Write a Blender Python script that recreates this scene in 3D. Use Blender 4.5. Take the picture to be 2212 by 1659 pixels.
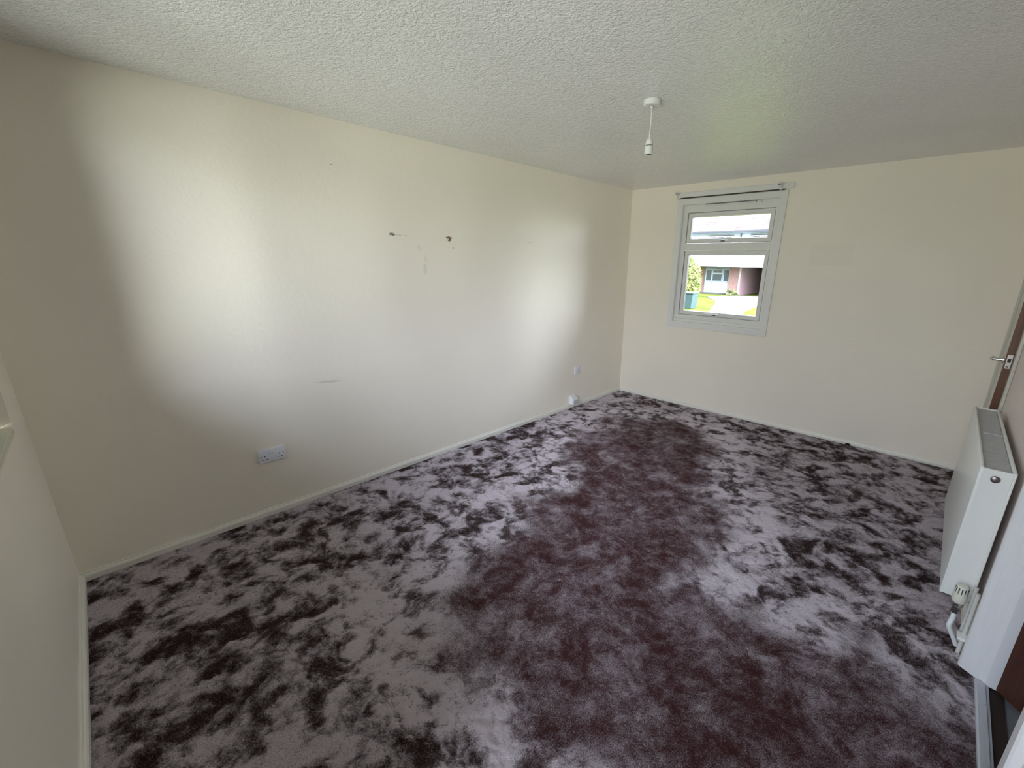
import bpy, bmesh, math, random
import numpy as np
from mathutils import Matrix, Vector
random.seed(7)
R = math.radians
for o in list(bpy.data.objects):
    bpy.data.objects.remove(o)
sc = bpy.context.scene
col = sc.collection

# ---------------------------------------------------------------- camera, sky, sun, exposure
LEN_PX = 933.3032
yaw, pitch, roll = -0.7415, -0.2914, 0.0147
cyw, syw, cp, sp = math.cos(yaw), math.sin(yaw), math.cos(pitch), math.sin(pitch)
fwd = Vector((syw*cp, cyw*cp, sp)); rgt = Vector((cyw, -syw, 0)); up = rgt.cross(fwd)
r2 = rgt*math.cos(roll) + up*math.sin(roll); u2 = -rgt*math.sin(roll) + up*math.cos(roll)
cam_data = bpy.data.cameras.new('camera'); cam = bpy.data.objects.new('camera', cam_data); col.objects.link(cam)
m4 = Matrix((r2, u2, -fwd)).transposed().to_4x4(); m4.translation = Vector((2.8955, 0.237, 1.5588))
cam.matrix_world = m4
cam_data.sensor_fit = 'HORIZONTAL'; cam_data.sensor_width = 36.0
cam_data.lens = LEN_PX/2212*36
cam_data.shift_x = -71.27/2212; cam_data.shift_y = 16.92/2212
cam_data.clip_start = 0.02; cam_data.clip_end = 500
sc.camera = cam

sc.view_settings.view_transform = 'Standard'; sc.view_settings.look = 'None'
sc.view_settings.gamma = 1.0; sc.view_settings.use_curve_mapping = False
sc.view_settings.exposure = 1.36
sc.cycles.use_denoising = True
sc.cycles.max_bounces = 12; sc.cycles.diffuse_bounces = 8; sc.cycles.transparent_max_bounces = 16
sc.cycles.sample_clamp_indirect = 8.0
sc.cycles.caustics_reflective = False; sc.cycles.caustics_refractive = False

world = bpy.data.worlds.new('sky'); sc.world = world; world.use_nodes = True
wt = world.node_tree; wt.nodes.clear()
def wn(t): return wt.nodes.new(t)
tc = wn('ShaderNodeTexCoord'); sep = wn('ShaderNodeSeparateXYZ'); wt.links.new(tc.outputs['Generated'], sep.inputs[0])
ramp = wn('ShaderNodeValToRGB'); mp = wn('ShaderNodeMapRange')
mp.inputs['From Min'].default_value = -1; mp.inputs['From Max'].default_value = 1
wt.links.new(sep.outputs['Z'], mp.inputs['Value']); wt.links.new(mp.outputs[0], ramp.inputs[0])
el = ramp.color_ramp.elements
# below the horizon: sunlit lawn and paving; above: bright haze turning to blue
el[0].position = 0.0; el[0].color = (0.9, 0.92, 0.72, 1)
el[1].position = 1.0; el[1].color = (2.6, 2.9, 3.7, 1)
for pos, c in ((0.30, (1.22, 1.25, 1.10)), (0.47, (1.22, 1.25, 1.12)), (0.50, (0.60, 0.66, 0.60)), (0.53, (1.35, 1.35, 1.45)), (0.62, (1.55, 1.64, 1.95)), (0.74, (2.3, 2.5, 3.05)), (0.9, (2.9, 3.15, 3.9))):
    e = el.new(pos); e.color = (*c, 1)
bg = wn('ShaderNodeBackground'); wo = wn('ShaderNodeOutputWorld')
bg.inputs['Strength'].default_value = 5.2
# the sky is brighter towards +x (unseen boost, added to light the left wall)
side = wn('ShaderNodeMapRange'); side.interpolation_type = 'SMOOTHSTEP'
for k_, v_ in (('From Min', 0.1), ('From Max', 1.0), ('To Min', 1.8), ('To Max', 11.0)): side.inputs[k_].default_value = v_
wt.links.new(sep.outputs['X'], side.inputs['Value']); wt.links.new(side.outputs[0], bg.inputs['Strength'])
wt.links.new(ramp.outputs[0], bg.inputs[0]); wt.links.new(bg.outputs[0], wo.inputs[0])

sun_d = bpy.data.lights.new('sun', 'SUN'); sun = bpy.data.objects.new('sun', sun_d); col.objects.link(sun)
sun_d.energy = 5.0; sun_d.angle = R(0.6); sun_d.color = (1.0, 0.95, 0.85)
sun.rotation_euler = Vector((0.70, 0.12, -0.72)).to_track_quat('-Z', 'Y').to_euler()

def portal(name, x, y, z, w, h, ry):
    d = bpy.data.lights.new(name, 'AREA'); d.shape = 'RECTANGLE'; d.size = w; d.size_y = h
    d.cycles.is_portal = True
    o = bpy.data.objects.new(name, d); col.objects.link(o); o.location = (x, y, z)
    o.rotation_euler = (R(90), 0, ry)

RH, LX, RL = 2.35, 3.245, 4.817          # ceiling height, width, length
NWX0, NWX1, NWZ0, NWZ1 = 0.315, 2.30, 0.915, 2.25
GDX0, GDX1 = 2.42, 3.18                              # unseen glazed door added beside the near window for daylight   # near window opening
FWX0, FWX1, FWZ0, FWZ1 = 0.622, 1.590, 0.945, 2.185 # far window opening
portal('window_portal', (NWX0+NWX1)/2, -0.125, (NWZ0+NWZ1)/2, NWX1-NWX0, NWZ1-NWZ0, 0)   # -Z of light points +Y
portal('window_portal', (GDX0+GDX1)/2, -0.155, (0.03+NWZ1)/2, GDX1-GDX0, NWZ1-0.03, 0)
portal('window_portal', (FWX0+FWX1)/2, RL+0.145, (FWZ0+FWZ1)/2, FWX1-FWX0, FWZ1-FWZ0, R(180))

# ---------------------------------------------------------------- helpers
class NT:
    def __init__(s, name):
        s.m = bpy.data.materials.new(name); s.m.use_nodes = True
        s.t = s.m.node_tree; s.b = s.t.nodes['Principled BSDF']; s.out = s.t.nodes['Material Output']
        s._tc = None
    def n(s, typ, **kw):
        nd = s.t.nodes.new(typ)
        for k, v in kw.items(): setattr(nd, k, v)
        return nd
    def l(s, a, b): s.t.links.new(a, b)
    def pos(s):
        if s._tc is None: s._tc = s.n('ShaderNodeTexCoord').outputs['Object']
        return s._tc
    def _in(s, sock, v):
        if hasattr(v, 'is_linked') or hasattr(v, 'links'): s.l(v, sock)
        else: sock.default_value = v
    def math(s, op, a, b=0.0, c=0.0):
        nd = s.n('ShaderNodeMath', operation=op); s._in(nd.inputs[0], a); s._in(nd.inputs[1], b); s._in(nd.inputs[2], c); return nd.outputs[0]
    def noise(s, scale, detail=3, rough=0.5, vec=None, dist=0.0):
        nd = s.n('ShaderNodeTexNoise'); nd.inputs['Scale'].default_value = scale
        nd.inputs['Detail'].default_value = detail; nd.inputs['Roughness'].default_value = rough; nd.inputs['Distortion'].default_value = dist
        s.l(vec if vec is not None else s.pos(), nd.inputs['Vector']); return nd
    def rng(s, v, a, b, c=0.0, d=1.0, smooth=False):
        nd = s.n('ShaderNodeMapRange')
        if smooth: nd.interpolation_type = 'SMOOTHSTEP'
        s._in(nd.inputs['Value'], v)
        for k, x in zip(('From Min', 'From Max', 'To Min', 'To Max'), (a, b, c, d)): nd.inputs[k].default_value = x
        return nd.outputs[0]
    def mix(s, f, a, b):
        nd = s.n('ShaderNodeMix', data_type='RGBA')
        s._in(nd.inputs[0], f)
        for sock, v in ((nd.inputs[6], a), (nd.inputs[7], b)):
            if isinstance(v, (tuple, list)): sock.default_value = (*v[:3], 1)
            else: s.l(v, sock)
        return nd.outputs[2]
    def bump(s, h, dist, strength=1.0, normal=None):
        nd = s.n('ShaderNodeBump'); nd.inputs['Strength'].default_value = strength; nd.inputs['Distance'].default_value = dist
        s.l(h, nd.inputs['Height'])
        if normal is not None: s.l(normal, nd.inputs['Normal'])
        return nd.outputs[0]
    def set(s, **kw):
        for k, v in kw.items():
            sock = s.b.inputs[k.replace('_', ' ')]
            if isinstance(v, tuple) and len(v) == 3: v = (*v, 1)
            s._in(sock, v)
        return s.m

def plain(name, c, rough=0.5, metal=0.0, spec=0.5, var=0.04, scale=30.0, bump=0.0):
    t = NT(name); n = t.noise(scale, 4, 0.6)
    d = tuple(max(0, x*(1-var*2)) for x in c)
    t.set(Base_Color=t.mix(n.outputs[0], d, c), Roughness=rough, Metallic=metal)
    t.b.inputs['Specular IOR Level'].default_value = spec
    if bump: t.set(Normal=t.bump(n.outputs[0], bump))
    return t.m

def link(o, parent=None):
    col.objects.link(o)
    if parent is not None: o.parent = parent
    return o
def tag(o, label=None, cat=None, group=None, kind=None):
    for k, v in (('label', label), ('category', cat), ('group', group), ('kind', kind)):
        if v: o[k] = v
    return o
def empty(name, loc=(0, 0, 0), rz=0.0):
    o = bpy.data.objects.new(name, None); o.location = loc; o.rotation_euler = (0, 0, rz); o.empty_display_size = 0.1
    return link(o)

class MB:
    """Collects shapes and links them as ONE mesh object."""
    def __init__(s): s.bm = bmesh.new()
    def box(s, x0, x1, y0, y1, z0, z1, bev=0.0, seg=2):
        r = bmesh.ops.create_cube(s.bm, size=1)
        vs = r['verts']
        for v in vs:
            v.co = Vector((x0+(v.co.x+.5)*(x1-x0), y0+(v.co.y+.5)*(y1-y0), z0+(v.co.z+.5)*(z1-z0)))
        if bev:
            es = {e for v in vs for e in v.link_edges}
            bmesh.ops.bevel(s.bm, geom=list(es), offset=bev, segments=seg, affect='EDGES', profile=0.5)
        return s
    def prism(s, pts, axis, a, b):
        """pts: 2-D outline; axis 'z': (x,y); 'y': (x,z); 'x': (y,z)"""
        f = {'z': lambda p, t: (p[0], p[1], t), 'y': lambda p, t: (p[0], t, p[1]), 'x': lambda p, t: (t, p[0], p[1])}[axis]
        A = [s.bm.verts.new(f(p, a)) for p in pts]; B = [s.bm.verts.new(f(p, b)) for p in pts]
        fs = [s.bm.faces.new(A), s.bm.faces.new(B[::-1])]
        n = len(pts)
        for i in range(n): fs.append(s.bm.faces.new((A[i], B[i], B[(i+1) % n], A[(i+1) % n])))
        bmesh.ops.recalc_face_normals(s.bm, faces=fs)
        return s
    def lathe(s, prof, c=(0, 0, 0), n=32, axis=(0, 0, 1)):
        q = Vector((0, 0, 1)).rotation_difference(Vector(axis)); rings = []
        for r, z in prof:
            rings.append([s.bm.verts.new(q @ Vector((max(r, 1e-5)*math.cos(2*math.pi*i/n), max(r, 1e-5)*math.sin(2*math.pi*i/n), z)) + Vector(c)) for i in range(n)])
        fs = []
        for a, b in zip(rings, rings[1:]):
            for i in range(n): fs.append(s.bm.faces.new((a[i], a[(i+1) % n], b[(i+1) % n], b[i])))
        fs.append(s.bm.faces.new(rings[0][::-1])); fs.append(s.bm.faces.new(rings[-1]))
        bmesh.ops.recalc_face_normals(s.bm, faces=fs)
        return s
    def tube(s, pts, r, n=14):
        pts = [Vector(p) for p in pts]
        # smooth polyline
        sm = []
        for i in range(len(pts)-1):
            p0 = pts[max(i-1, 0)]; p1 = pts[i]; p2 = pts[i+1]; p3 = pts[min(i+2, len(pts)-1)]
            for k in range(6):
                t = k/6
                sm.append(.5*((2*p1)+(p2-p0)*t+(2*p0-5*p1+4*p2-p3)*t*t+(3*p1-p0-3*p2+p3)*t**3))
        sm.append(pts[-1])
        prev = None; ref = Vector((0.31, 0.77, 0.2)).normalized()
        for i, p in enumerate(sm):
            d = (sm[min(i+1, len(sm)-1)]-sm[max(i-1, 0)]).normalized()
            a = (ref - d*ref.dot(d)).normalized(); b = d.cross(a); ref = a
            ring = [s.bm.verts.new(p+r*(a*math.cos(2*math.pi*k/n)+b*math.sin(2*math.pi*k/n))) for k in range(n)]
            if prev:
                for k in range(n): s.bm.faces.new((prev[k], prev[(k+1) % n], ring[(k+1) % n], ring[k]))
            else: s.bm.faces.new(ring[::-1])
            prev = ring
        s.bm.faces.new(prev)
        return s
    def frame(s, x0, x1, z0, z1, wx, y0, y1, wz0=None, wz1=None, bev=0.0, inner=0.0):
        """rectangular mitred ring in the x-z plane; inner = extra chamfer narrowing towards y1"""
        wz0 = wx if wz0 is None else wz0; wz1 = wx if wz1 is None else wz1
        def rect(ix, iz0, iz1, y): return [s.bm.verts.new(p) for p in ((x0+ix, y, z0+iz0), (x1-ix, y, z0+iz0), (x1-ix, y, z1-iz1), (x0+ix, y, z1-iz1))]
        rr = [rect(0, 0, 0, y0), rect(0, 0, 0, y1), rect(wx+inner, wz0+inner, wz1+inner, y1), rect(wx, wz0, wz1, y0)]
        fs = []
        for a, b in zip(rr, rr[1:]+rr[:1]):
            for i in range(4): fs.append(s.bm.faces.new((a[i], a[(i+1) % 4], b[(i+1) % 4], b[i])))
        bmesh.ops.recalc_face_normals(s.bm, faces=fs)
        return s
    def build(s, name, mat, parent=None, smooth=False, bevel=0.0, loc=None):
        me = bpy.data.meshes.new(name); s.bm.to_mesh(me); s.bm.free()
        me.materials.append(mat)
        if smooth:
            for p in me.polygons: p.use_smooth = True
            me.set_sharp_from_angle(angle=R(40))
        o = bpy.data.objects.new(name, me); link(o, parent)
        if bevel:
            md = o.modifiers.new('bevel', 'BEVEL'); md.width = bevel; md.segments = 2; md.limit_method = 'ANGLE'; md.angle_limit = R(40)
        if loc: o.location = loc
        return o

def struct(mb, name, mat, **kw):
    o = mb.build(name, mat, **kw); o['kind'] = 'structure'; return o

# ---------------------------------------------------------------- materials
def wall_paint(name, base=(0.88, 0.83, 0.715), marks=(), rects=()):
    t = NT(name)
    n1 = t.noise(1.3, 3, 0.5); n2 = t.noise(220, 3, 0.6); n3 = t.noise(26, 3, 0.5)
    c = t.mix(t.rng(n1.outputs[0], .3, .7), base, tuple(x*0.955 for x in base))
    sepn = t.n('ShaderNodeSeparateXYZ'); t.l(t.pos(), sepn.inputs[0])
    wob = t.noise(60, 4, 0.7)
    for (ax, u, z, ru, rz, slope, colr, amt) in marks:
        du = t.math('SUBTRACT', sepn.outputs[ax], u)
        dz = t.math('SUBTRACT', t.math('SUBTRACT', sepn.outputs[2], z), t.math('MULTIPLY', du, slope))
        q = t.math('ADD', t.math('POWER', t.math('ABSOLUTE', t.math('DIVIDE', du, ru)), 2.0), t.math('POWER', t.math('ABSOLUTE', t.math('DIVIDE', dz, rz)), 2.0))
        q = t.math('ADD', q, t.math('MULTIPLY', t.math('SUBTRACT', wob.outputs[0], 0.5), 3.2))
        f = t.math('MULTIPLY', t.rng(q, 1.1, 0.2, 0, 1, True), amt)
        c = t.mix(f, c, colr)
    for (ax, u0, u1, z0, z1, colr, amt) in rects:
        fx = t.math('MULTIPLY', t.rng(sepn.outputs[ax], u0, u0+.006), t.rng(sepn.outputs[ax], u1, u1-.006))
        fz = t.math('MULTIPLY', t.rng(sepn.outputs[2], z0, z0+.006), t.rng(sepn.outputs[2], z1, z1-.03))
        c = t.mix(t.math('MULTIPLY', t.math('MULTIPLY', fx, fz), amt), c, colr)
    h = t.math('ADD', t.math('MULTIPLY', n2.outputs[0], 0.35), t.math('MULTIPLY', n3.outputs[0], 0.65))
    t.set(Base_Color=c, Roughness=0.42, Normal=t.bump(h, 0.0018))
    t.b.inputs['Specular IOR Level'].default_value = 0.5
    return t.m
BR = (0.16, 0.10, 0.045); GY = (0.55, 0.52, 0.43)
left_marks = [
    (1, 1.828, 1.727, .026, .012, -.05, (0.13, 0.12, 0.09), .9), (1, 1.88, 1.724, .03, .005, -.05, GY, .6), (1, 1.945, 1.722, .035, .004, -.03, GY, .5),
    (1, 2.292, 1.726, .036, .010, 0, BR, 1.0), (1, 2.298, 1.712, .018, .014, 0, BR, 1.0),
    (1, 2.035, 1.645, .022, .02, -.8, GY, .28), (1, 2.082, 1.570, .014, .03, 0, GY, .25), (1, 2.072, 1.50, .018, .045, 0, GY, .38),
    (1, 2.6, 1.728, .60, .0025, 0, GY, .10), (1, 3.17, 1.727, .05, .006, 0, GY, .35),
    (1, 1.29, 0.787, .09, .010, -.10, (0.5, 0.5, 0.45), .5), (1, 1.471, 2.102, .0045, .004, 0, BR, .9), (1, 2.33, 1.655, .012, .008, 0, BR, .4),
]
M_left = wall_paint('cream_silk_paint_left', marks=left_marks)
M_far = wall_paint('cream_silk_paint_far', rects=[(0, 1.885, 2.215, 1.562, 1.76, (0.78, 0.75, 0.63), .35)])
M_wall = wall_paint('cream_silk_paint')
M_pink = wall_paint('pale_pink_cream_paint', base=(0.74, 0.66, 0.62))

def ceiling_mat():
    t = NT('stippled_white_gloss_ceiling')
    warp = t.noise(30, 2, 0.5)
    v = t.n('ShaderNodeTexVoronoi', feature='SMOOTH_F1'); v.inputs['Scale'].default_value = 62; v.inputs['Smoothness'].default_value = 0.6
    vm = t.n('ShaderNodeVectorMath', operation='MULTIPLY_ADD'); t.l(warp.outputs['Color'], vm.inputs[0]); vm.inputs[1].default_value = (.05, .05, .05); t.l(t.pos(), vm.inputs[2])
    t.l(vm.outputs[0], v.inputs['Vector'])
    n = t.noise(120, 4, 0.65); big = t.noise(2.0, 2, 0.5); mid = t.noise(48, 2, 0.5, dist=0.9)
    ridge = t.rng(t.math('ABSOLUTE', t.math('SUBTRACT', mid.outputs[0], 0.5)), 0, 0.12, 1, 0, True)
    h = t.math('ADD', t.math('MULTIPLY', ridge, 0.35), t.math('ADD', t.math('MULTIPLY', v.outputs['Distance'], -1.0), t.math('MULTIPLY', n.outputs[0], 0.22)))
    c = t.mix(t.rng(big.outputs[0], .3, .7), (0.86, 0.865, 0.87), (0.82, 0.825, 0.83))
    t.set(Base_Color=c, Roughness=0.22, Normal=t.bump(h, 0.0034, 0.85)); t.b.inputs['Specular IOR Level'].default_value = 0.85
    return t.m
M_ceil = ceiling_mat()
M_skirt = plain('cream_gloss_skirting', (0.80, 0.785, 0.71), 0.35, var=.06, scale=14)
M_gloss = plain('white_gloss_paint', (0.74, 0.75, 0.76), 0.3, var=.03, scale=12, bump=.0006)
M_upvc = plain('white_plastic_frame', (0.78, 0.785, 0.75), 0.32, var=.02)
M_bead = plain('white_glazing_bead', (0.80, 0.80, 0.80), 0.25, var=.02)
M_gasket = plain('grey_rubber_gasket', (0.26, 0.26, 0.24), 0.6)
M_black = plain('black_recess', (0.006, 0.006, 0.01), 0.5)
M_chrome = plain('polished_chrome', (0.72, 0.73, 0.75), 0.15, 1.0, var=.02)
M_dullchrome = plain('dark_tarnished_nickel', (0.30, 0.27, 0.27), 0.3, 1.0, var=.12, scale=90)
M_socket = plain('white_socket_plastic', (0.76, 0.79, 0.86), 0.28, var=.015)
M_lampwhite = plain('white_lamp_plastic', (0.72, 0.73, 0.70), 0.35, var=.03)
M_rad = plain('white_radiator_enamel', (0.75, 0.77, 0.74), 0.28, var=.02, scale=8)
M_trv = plain('ivory_valve_plastic', (0.66, 0.66, 0.56), 0.4, var=.03)
M_pipe = plain('painted_pipe', (0.62, 0.62, 0.58), 0.4, var=.1, scale=20)
M_door = plain('cream_door_paint', (0.60, 0.585, 0.50), 0.4, var=.03)

def wood(name, a, b, rough=0.45, scale=3.0):
    t = NT(name)
    mp_ = t.n('ShaderNodeMapping'); mp_.inputs['Scale'].default_value = (14*scale, 14*scale, 0.9*scale); t.l(t.pos(), mp_.inputs[0])
    n = t.noise(1.0, 6, 0.65, vec=mp_.outputs[0], dist=1.0)
    t.set(Base_Color=t.mix(t.rng(n.outputs[0], .3, .7), a, b), Roughness=rough, Normal=t.bump(n.outputs[0], .0008))
    return t.m
M_brown = wood('dark_brown_stained_wood', (0.045, 0.016, 0.010), (0.085, 0.030, 0.018))
M_edge = wood('brown_door_edge_wood', (0.085, 0.030, 0.010), (0.15, 0.060, 0.020))

def glass_mat():
    t = NT('window_glass'); t.t.nodes.remove(t.b)
    tr = t.n('ShaderNodeBsdfTransparent'); tr.inputs[0].default_value = (0.93, 0.95, 0.95, 1)
    gl = t.n('ShaderNodeBsdfGlossy'); gl.inputs['Roughness'].default_value = 0.02
    fr = t.n('ShaderNodeFresnel'); fr.inputs[0].default_value = 1.45
    mx = t.n('ShaderNodeMixShader'); t.l(fr.outputs[0], mx.inputs[0]); t.l(tr.outputs[0], mx.inputs[1]); t.l(gl.outputs[0], mx.inputs[2])
    t.l(mx.outputs[0], t.out.inputs[0]); return t.m
M_glass = glass_mat()

def carpet_mat():
    t = NT('maroon_shag_painted_sheen')
    at = t.n('ShaderNodeAttribute'); at.attribute_name = 'painted_sheen'; at2 = t.n('ShaderNodeAttribute'); at2.attribute_name = 'worn'
    at3 = t.n('ShaderNodeAttribute'); at3.attribute_name = 'crack'
    f1 = t.noise(210, 4, 0.75); f2 = t.noise(520, 3, 0.8); f3 = t.noise(70, 3, 0.6, dist=1.5)
    tuft = t.math('ADD', t.math('MULTIPLY', f1.outputs[0], .5), t.math('MULTIPLY', f2.outputs[0], .5))
    # amount of pale pile sheen painted into the colour
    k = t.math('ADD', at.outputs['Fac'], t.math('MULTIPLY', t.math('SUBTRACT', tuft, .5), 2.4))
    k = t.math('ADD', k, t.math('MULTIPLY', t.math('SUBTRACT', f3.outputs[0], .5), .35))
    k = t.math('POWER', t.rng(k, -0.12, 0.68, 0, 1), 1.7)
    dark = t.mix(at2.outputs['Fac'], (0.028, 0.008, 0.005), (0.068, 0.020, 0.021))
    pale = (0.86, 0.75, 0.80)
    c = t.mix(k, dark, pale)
    c = t.mix(t.math('MULTIPLY', at3.outputs['Fac'], .8), c, (0.012, 0.007, 0.007))
    h = t.math('ADD', tuft, t.math('MULTIPLY', f3.outputs[0], .6))
    t.set(Base_Color=c, Roughness=0.95, Normal=t.bump(h, 0.012, 1.0), Sheen_Weight=t.math('MULTIPLY', k, .65), Sheen_Roughness=0.4, Sheen_Tint=(0.88, 0.86, 1.0))
    t.b.inputs['Specular IOR Level'].default_value = 0.1
    return t.m
M_carpet = carpet_mat()

# ---------------------------------------------------------------- room shell
YW = RL+.135                                   # outer face of the far wall
NEAR_ROT = -0.024
struct(MB().box(-0.12, 4.6, -0.6, YW, -0.16, -0.03), 'floor', plain('underlay_grey', (0.15, 0.15, 0.15), .9))
struct(MB().box(-0.12, 4.6, -0.6, YW, RH, RH+.12), 'ceiling', M_ceil)
struct(MB().box(-0.12, 0.0, -0.6, YW, -0.03, RH), 'wall_left', M_left)
b = MB()
b.box(0.0, FWX0, RL, YW, -0.03, RH); b.box(FWX1, 4.6, RL, YW, -0.03, RH)
b.box(FWX0, FWX1, RL, YW, -0.03, FWZ0); b.box(FWX0, FWX1, RL, YW, FWZ1, RH)
struct(b, 'wall_far', M_far)
# near wall: built in its own slightly skewed frame
b = MB()
b.box(0.0, NWX0, -0.10, 0, -0.03, RH); b.box(NWX1, GDX0, -0.10, 0, -0.03, RH); b.box(GDX1, 4.7, -0.10, 0, -0.03, RH)
b.box(GDX0, GDX1, -0.10, 0, NWZ1, RH); b.box(GDX0, GDX1, -0.10, 0, -0.03, 0.03)
b.box(NWX0, NWX1, -0.10, 0, -0.03, NWZ0-.022); b.box(NWX0, NWX1, -0.10, 0, NWZ1, RH)
wn_ = struct(b, 'wall_near', M_wall); wn_.rotation_euler.z = NEAR_ROT
# right wall with two door openings
D1Y0, D1Y1, DH = 3.84, 4.62, 1.985      # far door
D2Y0, D2Y1 = 1.60, 2.375                # near doorway
RW1 = LX+0.095
b = MB()
b.box(LX, RW1, -0.20, D2Y0, -0.03, RH); b.box(LX, RW1, 2.437, D1Y0, -0.03, RH); b.box(LX, RW1, D1Y1, RL, -0.03, RH)
b.box(LX, RW1, D2Y0, 2.437, DH+.03, RH); b.box(LX, RW1, D1Y0, D1Y1, DH, RH)
struct(b, 'wall_right', M_pink)
# hall behind the right wall
struct(MB().box(4.48, 4.60, -0.30, RL, -0.03, RH), 'wall_hall', M_wall)
struct(MB().box(3.352, 4.48, -0.25, RL, -0.03, -0.012), 'floor_hall', plain('grey_hall_floor', (0.22, 0.24, 0.27), .6, scale=60, var=.1))

# skirting
def skirting(name, pts_fn):
    return struct(pts_fn, name, M_skirt)
SK = [(0, -.03), (.013, -.03), (.013, .026), (.010, .034), (.006, .037), (.004, .045), (0, .046)]
skirting('baseboard_left', MB().prism([(p[0], p[1]) for p in SK], 'y', 0.0, RL))
skirting('baseboard_far', MB().prism([(RL-p[0], p[1]-.008) for p in SK], 'x', 0.013, LX))
o = skirting('baseboard_near', MB().prism([(p[0]*1.3, p[1]) for p in SK], 'x', 0.013, LX)); o.rotation_euler.z = NEAR_ROT
skirting('baseboard_right', MB().prism([(LX-p[0], p[1]+.01) for p in SK], 'y', D2Y1+.07, D1Y0-.07))

# ---------------------------------------------------------------- carpet (real lumpy pile surface)
def fade(t): return t*t*t*(t*(t*6-15)+10)
def vnoise(x, y, seed):
    rs = np.random.RandomState(seed); g = rs.rand(256, 256).astype(np.float32)
    xi = np.floor(x).astype(int); yi = np.floor(y).astype(int); xf = fade(x-xi); yf = fade(y-yi)
    a = g[yi % 256, xi % 256]; b_ = g[yi % 256, (xi+1) % 256]; c = g[(yi+1) % 256, xi % 256]; d = g[(yi+1) % 256, (xi+1) % 256]
    return (a*(1-xf)+b_*xf)*(1-yf) + (c*(1-xf)+d*xf)*yf
def fbm(x, y, f, seed, oct=4, gain=.5):
    s = 0; amp = 1; tot = 0
    for i in range(oct):
        ca, sa = math.cos(i*1.1+.4), math.sin(i*1.1+.4)
        s = s + amp*vnoise((x*ca-y*sa)*f+17.3*i, (x*sa+y*ca)*f+9.1*i, seed+i); tot += amp; amp *= gain; f *= 2.03
    return s/tot
def sstep(a, b_, x):
    t = np.clip((x-a)/(b_-a), 0, 1); return t*t*(3-2*t)
NX, NY = 640, 940
X, Y = np.meshgrid(np.linspace(0.002, 1, NX), np.linspace(-0.07, RL-.002, NY))
X = .002 + (X-.002)/.998*(np.where((Y > 1.60) & (Y < 2.43), 3.271, LX+.002)-.002)
wx = X + .10*(fbm(X, Y, 5, 11, 3)-.5); wy = Y + .10*(fbm(X, Y, 5, 21, 3)-.5)
# worn walkway: a broad band from the door towards the middle and far end
def seg_d(x, y, x0, y0, x1, y1):
    dx, dy = x1-x0, y1-y0; t = np.clip(((x-x0)*dx+(y-y0)*dy)/(dx*dx+dy*dy), 0, 1); return np.hypot(x-x0-t*dx, y-y0-t*dy)
dd = np.minimum(seg_d(wx, wy, 1.05, 3.65, 1.55, 2.6)-.06, seg_d(wx, wy, 1.55, 2.6, 1.75, 1.5)-.10)
dd = np.minimum(dd, seg_d(wx, wy, 1.75, 1.5, 3.0, 1.75)-.02)
dd = dd + .50*(fbm(X, Y, 1.9, 61, 3)-.5) + .22*(fbm(X, Y, 7, 63, 3)-.5)
worn = 1-sstep(.22, .62, dd)
patch = fbm(wx, wy, 12, 31, 6, .68); patch2 = fbm(wx*1.0, wy, 3.0, 41, 3)
lift = sstep(.30, .66, patch*.84 + patch2*.16 + .015)
ring = np.exp(-((dd-.50)/.28)**2)  # bright sheen around the worn band, painted into the carpet colour
painted_sheen = (1-worn)*(-.08 + .66*lift + .30*ring*(lift*.7+.3)) + worn*(.05+.95*(fbm(wx, wy, 9, 51, 6, .78)-.46))
cell = np.abs(fbm(wx, wy, 9.0, 71, 5, .6)-.5); crack = (1-sstep(.001, .009, cell))*(1-worn)*sstep(.46, .60, fbm(X, Y, 5, 81, 3))
Z = .008*(patch-.5)*2*(1-.75*worn) + .005*(fbm(wx, wy, 34, 91, 3)-.5)*2*(1-.5*worn) - .004*crack
edge = np.minimum.reduce([X, RL-Y, np.full_like(X, 1.0)]); Z = Z*sstep(0, .10, edge+.03)
co = np.stack([X, Y, Z], -1).reshape(-1, 3).astype(np.float32)
idx = np.arange(NX*NY).reshape(NY, NX)
quads = np.stack([idx[:-1, :-1], idx[:-1, 1:], idx[1:, 1:], idx[1:, :-1]], -1).reshape(-1, 4).astype(np.int32)
me = bpy.data.meshes.new('carpet'); me.vertices.add(len(co)); me.vertices.foreach_set('co', co.ravel())
me.loops.add(quads.size); me.loops.foreach_set('vertex_index', quads.ravel())
me.polygons.add(len(quads)); me.polygons.foreach_set('loop_start', np.arange(0, quads.size, 4, dtype=np.int32))
me.polygons.foreach_set('use_smooth', np.ones(len(quads), dtype=bool))
me.update(calc_edges=True); me.validate()
for nm, arr in (('painted_sheen', painted_sheen), ('worn', worn), ('crack', crack)):
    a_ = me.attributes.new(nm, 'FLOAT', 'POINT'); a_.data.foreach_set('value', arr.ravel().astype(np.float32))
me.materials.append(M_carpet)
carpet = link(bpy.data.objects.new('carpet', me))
tag(carpet, 'maroon brown shag carpet with pale mauve pile sheen painted into its colour, covering the room floor', 'carpet')

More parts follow.
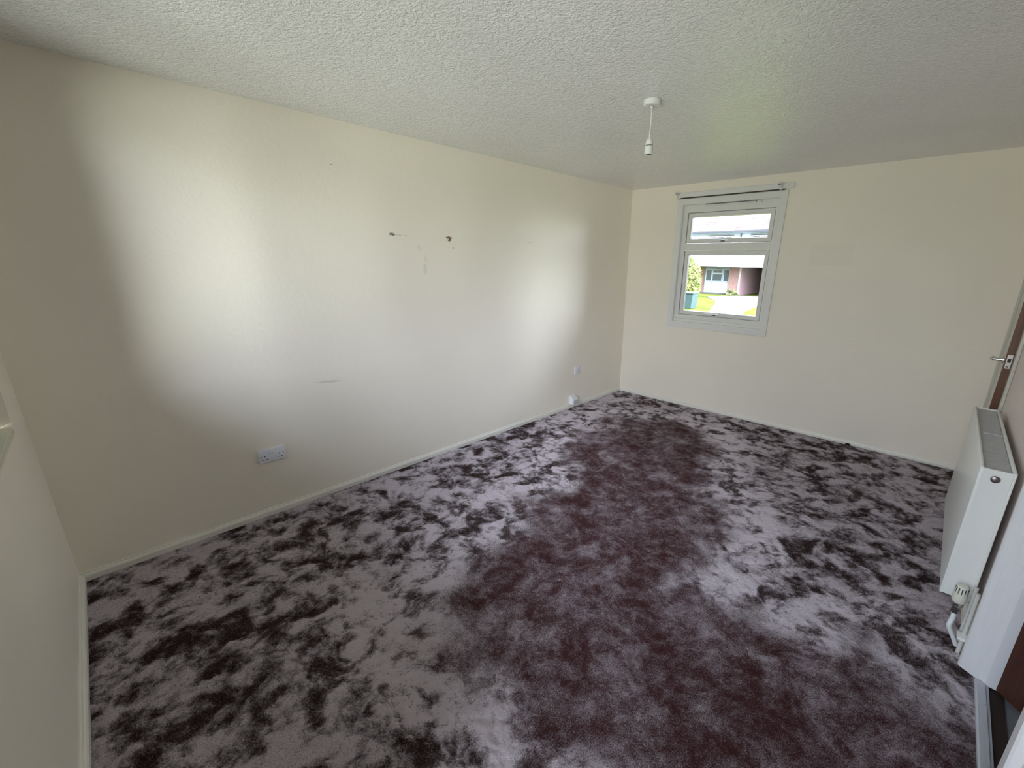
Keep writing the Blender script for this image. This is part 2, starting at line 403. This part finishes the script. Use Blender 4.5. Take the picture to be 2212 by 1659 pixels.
# ---------------------------------------------------------------- far window
yF = RL+.035                       # face of the window frame
w1 = MB()
w1.frame(FWX0, FWX1, FWZ0, FWZ1, .055, yF, yF+.07, wz0=.078, wz1=.108)
w1.box(FWX0+.055, FWX1-.055, yF, yF+.07, 1.700, 1.772)
w1.box(FWX0, FWX1, yF-.010, yF+.01, FWZ0, FWZ0+.034, .003)
w1.box(FWX0, FWX1, yF-.004, yF+.01, FWZ0+.036, FWZ0+.052, .002)
w1 = struct(w1, 'window_1', M_upvc, bevel=.003)
MB().frame(.568, 1.630, .888, 2.212, .058, RL-.012, RL-.0005).build('window_surround', M_upvc, w1, bevel=.004)
MB().frame(.624, 1.576, .943, 2.158, .008, RL-.006, RL+.036).build('reveal_lining', M_bead, w1)
def sash(x0, x1, z0, z1, hz, hx):
    s = MB().frame(x0, x1, z0, z1, .032, yF+.010, yF+.055).build('sash', M_upvc, w1, bevel=.002)
    MB().frame(x0+.0322, x1-.0322, z0+.0322, z1-.0322, .010, yF+.018, yF+.040, inner=.004).build('glazing_bead', M_bead, s)
    MB().frame(x0-.001, x1+.001, z0-.001, z1+.001, .004, yF+.007, yF+.012).build('gasket', M_gasket, s)
    MB().box(x0+.040, x1-.040, yF+.040, yF+.044, z0+.040, z1-.040).build('glass_pane', M_glass, s)
    h = MB(); h.box(hx-.085, hx+.085, yF-.016, yF-.006, hz-.010, hz+.008, .004); h.box(hx+.01, hx+.06, yF-.006, yF+.011, hz-.012, hz+.010, .003)
    h = h.build('handle', M_bead, s, smooth=True)
    MB().box(hx+.006, hx+.048, yF-.0185, yF-.0155, hz-.010, hz-.001, .001).build('lock_button', M_black, h)
sash(.680, 1.532, 1.775, 2.074, 1.795, 1.055)
sash(.680, 1.532, 1.026, 1.697, 1.050, 1.055)
v = MB().box(.845, 1.400, yF-.024, yF-.001, 2.130, 2.142, .003).box(.860, 1.360, yF-.007, yF-.001, 2.150, 2.154)
v = v.build('trickle_vent', M_upvc, w1)
MB().box(1.352, 1.362, yF-.0265, yF-.010, 2.130, 2.146).build('vent_slider', M_gasket, v)
MB().box(.86, 1.34, yF-.004, yF-.0002, 2.1425, 2.1500).build('vent_gap', M_gasket, v)

cb = empty('curtain_batten', (1.11, RL, 2.246))
tag(cb, 'white painted curtain batten on the wall above the small far window', 'curtain batten')
def world_child(mb, name, mat, par, **kw):
    o = mb.build(name, mat, par, **kw)
    o.matrix_parent_inverse = Matrix.Translation(-par.location) if par.rotation_euler.z == 0 else (Matrix.Translation(par.location) @ Matrix.Rotation(par.rotation_euler.z, 4, 'Z')).inverted()
    return o
world_child(MB().box(.552, 1.672, RL-.022, RL-.0005, 2.222, 2.270, .003), 'board', M_upvc, cb)
world_child(MB().box(.60, 1.60, RL-.018, RL-.0125, 2.212, 2.221), 'gap_shadow_strip', wood('painted_gap_shadow', (.03, .02, .015), (.05, .03, .02)), cb)  # dark strip painted in for the shade under the board
for xb in (.578, 1.566):
    br = MB().box(xb-.012, xb+.012, RL-.026, RL-.022, 2.210, 2.262, .002)
    br.box(xb-.010, xb+.010, RL-.075, RL-.024, 2.250, 2.254); br.box(xb-.010, xb+.010, RL-.075, RL-.072, 2.250, 2.275)
    br.lathe([(.008, 0), (.011, .003), (.011, .010), (.008, .013)], (xb-.022, RL-.060, 2.262), 14, (1, 0, 0))
    br = world_child(br, 'bracket', M_chrome, cb)
    o = MB().lathe([(.005, 0), (.005, .004)], (xb+.003, RL-.030, 2.244), 12, (0, 1, 0)).build('screw', M_dullchrome, br)
world_child(MB().lathe([(.004, 0), (.004, .003)], (1.628, RL-.0248, 2.246), 12, (0, 1, 0)), 'screw', M_dullchrome, cb)

# ---------------------------------------------------------------- near window (lights the room from behind the camera)
w2 = MB().frame(NWX0, NWX1, NWZ0, NWZ1, .035, -.10, -.045)
for xm in (.95, 1.65): w2.box(xm-.025, xm+.025, -.10, -.045, NWZ0+.06, NWZ1-.06)
w2 = struct(w2, 'window_2', M_upvc, bevel=.003); w2.rotation_euler.z = NEAR_ROT
for a_, c_ in ((NWX0+.035, .92), (.98, 1.62), (1.68, NWX1-.035)):
    s = MB().frame(a_, c_, NWZ0+.035, NWZ1-.035, .03, -.095, -.040).build('sash', M_upvc, w2, bevel=.003)
    MB().box(a_+.03, c_-.03, -.075, -.070, NWZ0+.065, NWZ1-.065).build('glass_pane', M_glass, s)
ws = MB().box(NWX0, NWX1, -.045, -.003, NWZ0-.020, NWZ0, .003).build('window_sill', plain('glossy_cream_sill', (0.70, 0.69, 0.58), .2), w2)

d3 = struct(MB().frame(GDX0, GDX1, .03, NWZ1, .04, -.10, -.045), 'added_door_3', M_upvc, bevel=.003); d3.rotation_euler.z = NEAR_ROT  # unseen garden door, added to let in more daylight
s = MB().frame(GDX0+.04, GDX1-.04, .07, NWZ1-.04, .06, -.095, -.04).build('door_leaf', M_upvc, d3, bevel=.003)
MB().box(GDX0+.10, GDX1-.10, -.075, -.070, .13, NWZ1-.10).build('glass_pane', M_glass, s)

# ---------------------------------------------------------------- far door, slightly ajar
M_lin = plain('cream_gloss_door_frame', (0.60, 0.595, 0.52), .35)
df = MB()
df.box(LX-.016, LX-.0005, D1Y0-.052, D1Y0+.004, 0.0, DH+.045, .004); df.box(LX-.016, LX-.0005, D1Y1-.004, D1Y1+.055, 0.0, DH+.045, .004)
df.box(LX-.016, LX-.0005, D1Y0+.004, D1Y1-.004, DH-.004, DH+.045, .004)
df.box(LX, RW1, D1Y0, D1Y0+.012, 0, DH); df.box(LX, RW1, D1Y1-.012, D1Y1, 0, DH); df.box(LX, RW1, D1Y0+.012, D1Y1-.012, DH-.012, DH)
struct(df, 'trim_1', M_lin)
d1 = empty('door_1', (LX-.004, D1Y1-.014, 0.0), R(-3.6)); d1['kind'] = 'structure'
dw = D1Y1-D1Y0-.030
leaf = MB().box(0, .040, -dw, 0, .012, DH-.016).build('door_leaf', M_door, d1)
MB().box(.0015, .0385, -dw-.0012, -dw, .013, DH-.017).build('leaf_edge', M_edge, leaf)
hd = MB().lathe([(.0, 0), (.022, 0), (.022, .006), (.010, .008), (.010, .046), (.0, .046)], (-.0005, -dw+.055, 1.045), 20, (-1, 0, 0))
hd = hd.build('handle', M_chrome, d1, smooth=True)
MB().tube([(-.048, -dw+.050, 1.045), (-.052, -dw+.065, 1.045), (-.052, -dw+.085, 1.045), (-.050, -dw+.110, 1.045)], .010).build('lever', M_chrome, hd, smooth=True)
lp = MB().box(.009, .031, -dw-.0028, -dw-.0012, 1.005, 1.085).build('latch_plate', M_dullchrome, d1)
MB().box(.013, .027, -dw-.008, -dw-.0028, 1.04, 1.062, .002).build('latch_bolt', M_black, lp)
MB().box(.013, .024, -dw-.0032, -dw-.0027, 1.012, 1.017).build('screw_hole', M_black, lp)
# ---------------------------------------------------------------- near doorway: moulded frame, threshold, brown door beyond
prof = [(3.226, 2.4365), (3.221, 2.430), (3.221, 2.412), (3.226, 2.405), (3.240, 2.395), (3.244, 2.3940), (3.258, 2.384), (3.262, 2.3832), (3.280, 2.370), (3.284, 2.3690), (3.298, 2.3590), (3.303, 2.3585), (3.338, 2.357), (3.340, 2.362), (3.340, 2.4365)]
dj = MB().prism(prof, 'z', 0.004, DH+.03)
prof2 = [(LX, 1.545), (3.226, 1.545), (3.221, 1.550), (3.221, 1.585), (3.240, 1.600), (3.262, 1.607), (3.300, 1.612), (3.340, 1.612), (3.340, 1.6005), (LX, 1.6005)]
dj.prism(prof2, 'z', 0.004, DH+.03)
dj.box(3.222, LX-.0005, 1.585, 2.412, DH-.006, DH+.045, .004); dj.box(LX, RW1, 1.602, 2.4365, DH-.012, DH+.0295)
struct(dj, 'trim_2', M_gloss)
def strip_mat():
    t = NT('worn_painted_threshold'); n = t.noise(40, 4, .7); n2 = t.noise(160, 3, .6)
    c = t.mix(t.rng(n.outputs[0], .62, .72), (0.50, 0.52, 0.58), (0.16, 0.16, 0.17))
    t.set(Base_Color=c, Roughness=.42, Normal=t.bump(n2.outputs[0], .002)); return t.m
th = MB().prism([(3.268, -.02), (3.270, .008), (3.275, .012), (3.299, .012), (3.302, .008), (3.309, .007), (3.311, -.02)], 'y', 1.612, 2.368)
tag(struct(th, 'threshold', strip_mat()), 'worn grey-white painted threshold strip in the near doorway')
tag(struct(MB().box(3.312, 3.352, 1.60, 2.40, -.03, -.004), 'floor_doorway', plain('dark_brown_boards', (.03, .018, .015), .7)), None)
hdoor = empty('door_2', (3.352, 2.372, 0), 0); hdoor['kind'] = 'structure'; hdoor.rotation_euler.z = R(-137)
MB().box(-.004, .036, .002, .74, .015, DH-.02).build('door_leaf', M_brown, hdoor)
hdoor['label'] = 'dark brown hall door standing open beyond the near doorway'

# ---------------------------------------------------------------- pendant light
PX, PY = 1.58, 2.445
pl = empty('pendant_light', (PX, PY, RH)); tag(pl, 'white ceiling pendant with cord and bare lamp holder, no bulb', 'pendant light')
def lchild(mb, name, mat, par, **kw): return mb.build(name, mat, par, **kw)
lchild(MB().lathe([(.0, -.0275), (.030, -.0275), (.040, -.026), (.0435, -.022), (.0435, -.0005), (.0, -.0005)], n=48), 'ceiling_rose', M_lampwhite, pl, smooth=True)
lchild(MB().lathe([(.008, -.036), (.008, -.0276), (.012, -.0276)], n=20), 'cord_grip', M_lampwhite, pl, smooth=True)
lchild(MB().tube([(0, 0, -.030), (.001, 0, -.08), (.000, 0, -.13), (-.002, 0, -.172)], .0032), 'cord', M_lampwhite, pl, smooth=True)
lh = lchild(MB().lathe([(.004, -.166), (.008, -.170), (.015, -.178), (.0185, -.190), (.0195, -.200), (.0195, -.203), (.010, -.203)], n=32), 'lamp_holder', M_lampwhite, pl, smooth=True)
MB().lathe([(.0175, -.2065), (.0175, -.203)], n=32).build('holder_gap', M_black, lh)
sk = MB()
sk.lathe([(.0205, -.2066), (.0210, -.209), (.0210, -.243), (.0205, -.247), (.0165, -.247), (.0160, -.243), (.0160, -.230), (.004, -.2295)], n=32)
sk.build('shade_ring', M_lampwhite, pl, smooth=True)
MB().lathe([(.0158, -.2305), (.0158, -.2458)], n=32).build('bulb_opening', M_black, pl)

# ---------------------------------------------------------------- sockets on the left wall
def plate(name, y0, y1, z0, z1, label, cat):
    t_ = empty(name, (0, (y0+y1)/2, (z0+z1)/2)); tag(t_, label, cat)
    w, h = (y1-y0)/2, (z1-z0)/2
    b_ = MB().box(.0, .0095, -w, w, -h, h, .003, 3).build('faceplate', M_socket, t_, smooth=True)
    return t_
ds = plate('double_socket', .8285, .9745, .3525, .4385, 'white double power socket low on the long left wall', 'socket')
for sy in (-1, 1):
    c = sy*.040
    for k, (dy, dz, a_, b_) in enumerate(((0, .004, .0022, .0045), (-.0112, -.0165, .0042, .0022), (.0112, -.0165, .0042, .0022))):
        MB().box(.0088, .0100, c+dy-a_, c+dy+a_, dz-b_-.004, dz+b_-.004).build('pin_hole', M_black, ds)
    MB().lathe([(.0, 0), (.0026, 0), (.0026, .0012), (0, .0012)], (.0090, sy*.0605, .0005), 14, (1, 0, 0)).build('screw_hole', M_black, ds)
    MB().box(.0090, .0125, sy*.0085-.0062, sy*.0085+.0062, .008, .029, .0015).build('rocker_switch', M_bead, ds, smooth=True)
ph = plate('phone_socket', 3.873, 3.957, .377, .461, 'small white square outlet plate near the far corner, above the junction box', 'socket')
for (y, z, w, h) in ((-.008, .004, .014, .008), (.018, .006, .006, .006), (-.010, -.020, .012, .006), (.012, -.020, .008, .006)):
    MB().box(.0088, .0102, y-w/2, y+w/2, z-h/2, z+h/2).build('port', plain('grey_port', (.36, .34, .38), .5), ph)
jb = empty('junction_box', (.0, 3.84, .046)); tag(jb, 'small white boxy cable junction box sitting on the left skirting board', 'junction box')
b = MB().prism([(.0005, .003), (.062, .003), (.062, .058), (.040, .088), (.0005, .098)], 'y', -.045, .045)
b.build('cover', M_gloss, jb, bevel=.003)
fp = MB().box(.0615, .0645, -.036, .036, .010, .052, .001).build('front_plate', plain('pale_grey_plate', (.52, .54, .60), .4), jb)
for py_ in (-.016, .014): MB().box(.0640, .0652, py_-.006, py_+.006, .024, .038).build('port', M_gloss, fp)

# ---------------------------------------------------------------- radiator
rx0, rx1, ry0, ry1, rz0, rz1 = 3.118, 3.222, 2.57, 3.64, .200, .806
rad = empty('radiator', (3.166, 3.105, rz0)); tag(rad, 'white double panel radiator mounted on the right wall between the doors', 'radiator')
def RB(mb, name, mat, **kw):
    return world_child(mb, name, mat, rad, **kw)
RB(MB().box(rx0, rx0+.012, ry0, ry1, rz0, rz1, .005, 3), 'front_panel', M_rad, smooth=True)
RB(MB().box(rx1-.012, rx1, ry0, ry1, rz0, rz1, .005, 3), 'back_panel', M_rad, smooth=True)
RB(MB().box(rx0+.008, rx1-.008, ry0-.001, ry0+.006, rz0+.004, rz1-.003, .002), 'side_panel', M_rad)
RB(MB().box(rx0+.008, rx1-.008, ry1-.006, ry1, rz0+.004, rz1-.003, .002), 'side_panel', M_rad)
g = MB()
g.box(rx0+.012, rx1-.012, ry0+.006, ry1-.006, rz1-.022, rz1-.018)
ny = 118
for i in range(ny):
    y = ry0+.012+(ry1-ry0-.024)*i/(ny-1); g.box(rx0+.014, rx1-.014, y-.0031, y+.0031, rz1-.018, rz1-.010)
g.box(rx0+.012, rx1-.012, 3.12, 3.128, rz1-.018, rz1-.006)
RB(g, 'top_grille', plain('dusty_grille_enamel', (.58, .59, .57), .5, var=.2, scale=25))
pg = RB(MB().lathe([(0, 0), (.0145, 0), (.0145, .003), (.012, .006), (.007, .007), (0, .0072)], (3.168, ry0-.001, .765), 28, (0, -1, 0)), 'blanking_plug', M_dullchrome, smooth=True)
vx, vy = 3.176, 2.515
RB(MB().lathe([(.0, .222), (.021, .222), (.023, .227), (.0235, .245), (.0215, .258), (.0195, .292), (.016, .298), (0, .300)], (vx, vy, 0), 32), 'valve_head', M_trv, smooth=True)
vs = MB()
for k in range(12):
    a_ = 2*math.pi*k/12; cx_, cy_ = vx+.0190*math.cos(a_), vy+.0190*math.sin(a_)
    vs.lathe([(.0024, .260), (.0024, .2915)], (cx_, cy_, 0), 6)
RB(vs, 'vent_slot', plain('shadowy_slot', (.05, .05, .055), .6))
RB(MB().lathe([(0, .200), (.017, .200), (.019, .204), (.021, .218), (.021, .2215), (0, .2215)], (vx, vy, 0), 28), 'valve_collar', M_chrome, smooth=True)
vb = MB().lathe([(0, .166), (.0125, .166), (.014, .170), (.014, .182), (.011, .184), (.011, .1995), (0, .1995)], (vx, vy, 0), 6)
vb.lathe([(.010, 0), (.010, .05)], (vx, vy+.005, .214), 16, (0, 1, 0))
RB(vb, 'valve_body', M_dullchrome, smooth=True)
M_wpipe = plain('white_pipe', (.72, .75, .76), .35, var=.02)
RB(MB().tube([(vx, vy, .168), (vx, vy-.002, .135), (vx-.004, vy-.010, .105), (vx+.004, vy-.006, .080), (vx+.022, vy, .045), (vx+.036, vy+.002, .015)], .0088), 'feed_pipe', M_wpipe, smooth=True)
hp = empty('heating_pipe', (3.21, 2.55, 0)); tag(hp, 'pair of cream painted heating pipes rising beside the radiator valve', 'pipe')
for (px_, py_) in ((3.216, 2.535), (3.220, 2.490)):
    world_child(MB().tube([(px_, py_, -.014), (px_, py_, .14), (px_, py_, .30)], .0072), 'pipe', M_pipe, hp, smooth=True)
world_child(MB().box(3.200, LX-.001, 2.455, 2.500, .085, .098, .002), 'pipe_clip', M_bead, hp)
world_child(MB().box(3.230, LX-.0005, 2.4365, 2.56, 0.0, .21), 'backing_board', M_skirt, hp)

# small clump on the far skirting
o = MB().lathe([(0, -.006), (.014, -.004), (.020, .002), (.016, .010), (.008, .014), (0, .015)], (0, 0, 0), 12).build('fluff_clump', plain('dark_fluff', (.02, .013, .012), .95, bump=.004), smooth=True, loc=(2.472, RL-.030, .006))
o.scale = (1, .7, 1); tag(o, 'tiny dark clump of fluff on the carpet against the far skirting', 'fluff')

# ---------------------------------------------------------------- outside the far window
GZ = -.62
def grass_mat():
    t = NT('mown_lawn_grass'); n = t.noise(1.2, 5, .6); n2 = t.noise(14, 4, .7)
    c = t.mix(t.rng(n.outputs[0], .35, .65), (.040, .060, .008), (.105, .11, .022))
    t.set(Base_Color=t.mix(t.rng(n2.outputs[0], .3, .7, 0, .5), c, (.02, .032, .005)), Roughness=.9, Normal=t.bump(n2.outputs[0], .05)); t.b.inputs['Specular IOR Level'].default_value = 0.02; return t.m
struct(MB().box(-45, 30, YW+.02, 70, GZ-.3, GZ), 'ground', grass_mat())
dr = MB().prism([(-8.6, 33.9), (-9.9, 31.0), (-7.7, 27.2), (-4.9, 19.2), (-3.4, 19.6), (-4.4, 22.5), (-5.0, 26.5), (-5.2, 33.9)], 'z', GZ, GZ+.03)
tag(dr.build('driveway', plain('pale_concrete_drive', (.09, .088, .078), .8, spec=.05, var=.1, scale=2)), 'pale concrete driveway leading to the brick passage across the lawn', 'driveway')

def brick_mat():
    t = NT('red_brick'); bt = t.n('ShaderNodeTexBrick'); mp2 = t.n('ShaderNodeMapping')
    mp2.inputs['Rotation'].default_value = (R(90), 0, 0); t.l(t.pos(), mp2.inputs[0]); t.l(mp2.outputs[0], bt.inputs['Vector'])
    bt.inputs['Scale'].default_value = 1.0; bt.inputs['Brick Width'].default_value = .225; bt.inputs['Row Height'].default_value = .075; bt.inputs['Mortar Size'].default_value = .010
    bt.inputs['Color1'].default_value = (.13, .055, .042, 1); bt.inputs['Color2'].default_value = (.16, .07, .055, 1); bt.inputs['Mortar'].default_value = (.25, .18, .16, 1)
    t.set(Base_Color=bt.outputs[0], Roughness=.9); return t.m
M_brick = brick_mat()
def tile_mat():
    t = NT('weathered_roof_tiles'); sx = t.n('ShaderNodeSeparateXYZ'); t.l(t.pos(), sx.inputs[0])
    n = t.noise(.55, 5, .65); n2 = t.noise(6, 3, .7)
    rows = t.math('FRACT', t.math('MULTIPLY', sx.outputs[2], 6.0))
    rowm = t.math('MULTIPLY', t.rng(rows, 0, .30, 1, 0), t.rng(n2.outputs[0], .40, .52))
    c = t.mix(t.rng(n.outputs[0], .45, .62), (.085, .078, .073), (.062, .045, .043))
    c = t.mix(rowm, c, (.014, .007, .006))
    t.set(Base_Color=c, Roughness=.85, Normal=t.bump(rows, .03)); t.b.inputs['Specular IOR Level'].default_value = 0.1; return t.m
M_clad = plain('white_wall_cladding', (.30, .34, .36), .6, var=.02)
M_clad2 = plain('white_porch_board', (.42, .42, .42), .6, var=.02)
M_bluewhite = plain('pale_door_frame', (.15, .19, .24), .5, var=.03)
M_pane = plain('dark_house_window', (.022, .04, .055), .12, spec=.6, var=.2, scale=3)
M_gut = plain('grey_gutter', (.03, .033, .042), .5)
H = empty('neighbour_house', (-9.5, 35.4, GZ)); tag(H, 'white clad brick house with tiled roof seen through the far window', 'house')
def HB(mb, name, mat, par=None, **kw):
    if par is None: return world_child(mb, name, mat, H, **kw)
    o_ = mb.build(name, mat, par, **kw); return o_
HB(MB().box(-19, -1, 34.75, 43, 1.40, 3.84), 'upper_wall', M_clad)
HB(MB().prism([(34.25, 3.92), (34.25, 3.98), (38.9, 7.3), (43.5, 3.98), (43.5, 3.92)], 'x', -19.4, -.6), 'roof', tile_mat())
HB(MB().box(-19.4, -.6, 34.13, 34.25, 3.84, 3.95), 'gutter', M_gut)
HB(MB().box(-19.4, -.6, 34.25, 34.75, 3.78, 3.915), 'soffit', M_bluewhite)
HB(MB().box(-19, -1, 33.6, 34.75, 1.42, 2.30), 'porch_roof', M_clad2)
for a_, b_, c_ in ((-18.8, -11.92, 35.2), (-9.95, -9.08, 34.9), (-6.2, -1, 34.9)):
    HB(MB().box(a_, b_, c_, 36, GZ, 1.40), 'brick_wall', M_brick)
HB(MB().box(-9.20, -9.08, 34.84, 34.9, GZ, 1.40), 'corner_post', plain('white_post', (.30, .28, .28), .6))
HB(MB().box(-9.08, -9.0, 34.9, 42, GZ, 1.40).box(-9.08, -6.2, 41.5, 41.6, GZ, 1.4).box(-6.3, -6.2, 36, 42, GZ, 1.4), 'passage_wall', plain('brown_passage_wall', (.17, .10, .105), .9, scale=1))
pf = HB(MB().box(-11.92, -9.95, 35.1, 35.18, GZ+.05, 1.40), 'porch_front', M_bluewhite)
fr_ = MB()
def hwin(x0, x1, z0, z1, y, par, fm=M_clad):
    f_ = HB(MB().frame(x0-.045, x1+.045, z0-.045, z1+.045, .045, y-.035, y), 'window_frame', fm, par)
    HB(MB().box(x0, x1, y-.018, y-.010, z0, z1), 'pane', M_pane, f_)
for a_ in ((-11.80, -11.40, .36, 1.16), (-11.28, -10.58, .96, 1.16), (-11.28, -10.58, .36, .86), (-10.42, -10.04, .36, 1.16)):
    hwin(*a_, 35.1, pf)
HB(MB().box(-11.15, -10.7, 35.07, 35.10, 1.26, 1.31), 'vent', M_gut, pf)
HB(MB().box(-11.86, -11.38, 35.08, 35.10, GZ+.1, .26).box(-11.3, -10.5, 35.08, 35.10, GZ+.1, .26).box(-10.45, -10.0, 35.08, 35.10, GZ+.1, .26), 'lower_panel', M_clad, pf)
HB(MB().box(-12.6, -9.08, 34.7, 35.2, GZ, GZ+.06), 'plinth', plain('dark_plinth', (.05, .05, .06), .8))
for (x0, x1) in ((-11.75, -9.98), (-8.62, -6.85), (-15.5, -13.7)):
    w_ = world_child(MB().frame(x0, x1, 2.62, 3.62, .06, 34.68, 34.75).box(x0+.55, x0+.63, 34.68, 34.75, 2.68, 3.56).box(x1-.58, x1-.50, 34.68, 34.75, 2.68, 3.56), 'window_frame', M_clad2, H)
    HB(MB().box(x0+.06, x1-.06, 34.72, 34.74, 2.68, 3.56), 'pane', M_pane, w_)
    HB(MB().box(x0-.05, x1+.05, 34.66, 34.75, 3.62, 3.68), 'lintel', M_gut, w_)
HB(MB().box(-9.42, -9.34, 34.66, 34.74, 2.3, 3.84), 'downpipe', M_gut)

def leafy(name, blobs, n, size, mat, label, cat):
    rs = np.random.RandomState(5); V = []; F = []
    for i in range(n):
        bx, by, bz, rx, ry, rz = blobs[rs.randint(len(blobs))]
        d = rs.normal(size=3); d /= np.linalg.norm(d); r = rs.uniform(.45, 1.0)**.4
        p = np.array([bx+d[0]*rx*r, by+d[1]*ry*r, max(bz+d[2]*rz*r, GZ+.02)])
        a = rs.normal(size=3); a /= np.linalg.norm(a); b2 = np.cross(a, rs.normal(size=3)); b2 /= np.linalg.norm(b2); s_ = size*rs.uniform(.6, 1.3)
        k = len(V)
        V += [tuple(p-a*s_), tuple(p+b2*s_*.45), tuple(p+a*s_), tuple(p-b2*s_*.45)]; F.append((k, k+1, k+2, k+3))
    me_ = bpy.data.meshes.new(name); me_.from_pydata(V, [], F); me_.materials.append(mat)
    return tag(link(bpy.data.objects.new(name, me_)), label, cat)
def leaf_mat(name, a, b_):
    t = NT(name); n = t.noise(2.2, 4, .7); t.set(Base_Color=t.mix(t.rng(n.outputs[0], .35, .65), a, b_), Roughness=.6); return t.m
leafy('shrub', [(-11.0, 30.6, .2, .75, .7, .9), (-10.9, 30.6, .7, .6, .6, 1.0), (-10.9, 30.6, -.2, .65, .6, .5), (-11.45, 30.7, 1.5, .5, .5, .75), (-12.6, 30.8, .9, 1.0, .8, 1.5)], 5200, .085,
      leaf_mat('yellow_green_leaves', (.07, .09, .012), (.22, .24, .05)), 'yellow-green leafy shrub left of the neighbouring house porch', 'shrub')
leafy('grass_tuft', [(-9.5, 34.4, GZ+.1, .35, .15, .35), (-9.1, 34.2, GZ+.05, .3, .15, .22)], 160, .16,
      leaf_mat('pale_grass_blades', (.08, .09, .02), (.13, .13, .05)), 'pale tuft of weeds at the foot of the brick pier outside', 'plant')
gb = empty('garden_bin', (-7.05, 22.0, GZ)); tag(gb, 'dark teal garden bin on the lawn below the shrub, seen through the window', 'bin')
M_teal = plain('teal_bin_plastic', (.006, .030, .028), .5, var=.2, scale=6)
MB().prism([(-.29, 0), (.29, 0), (.34, .74), (-.34, .74)], 'y', -.33, .33).build('body', M_teal, gb, bevel=.03)
MB().box(-.37, .37, -.38, .38, .741, .82, .03).build('lid', M_teal, gb)
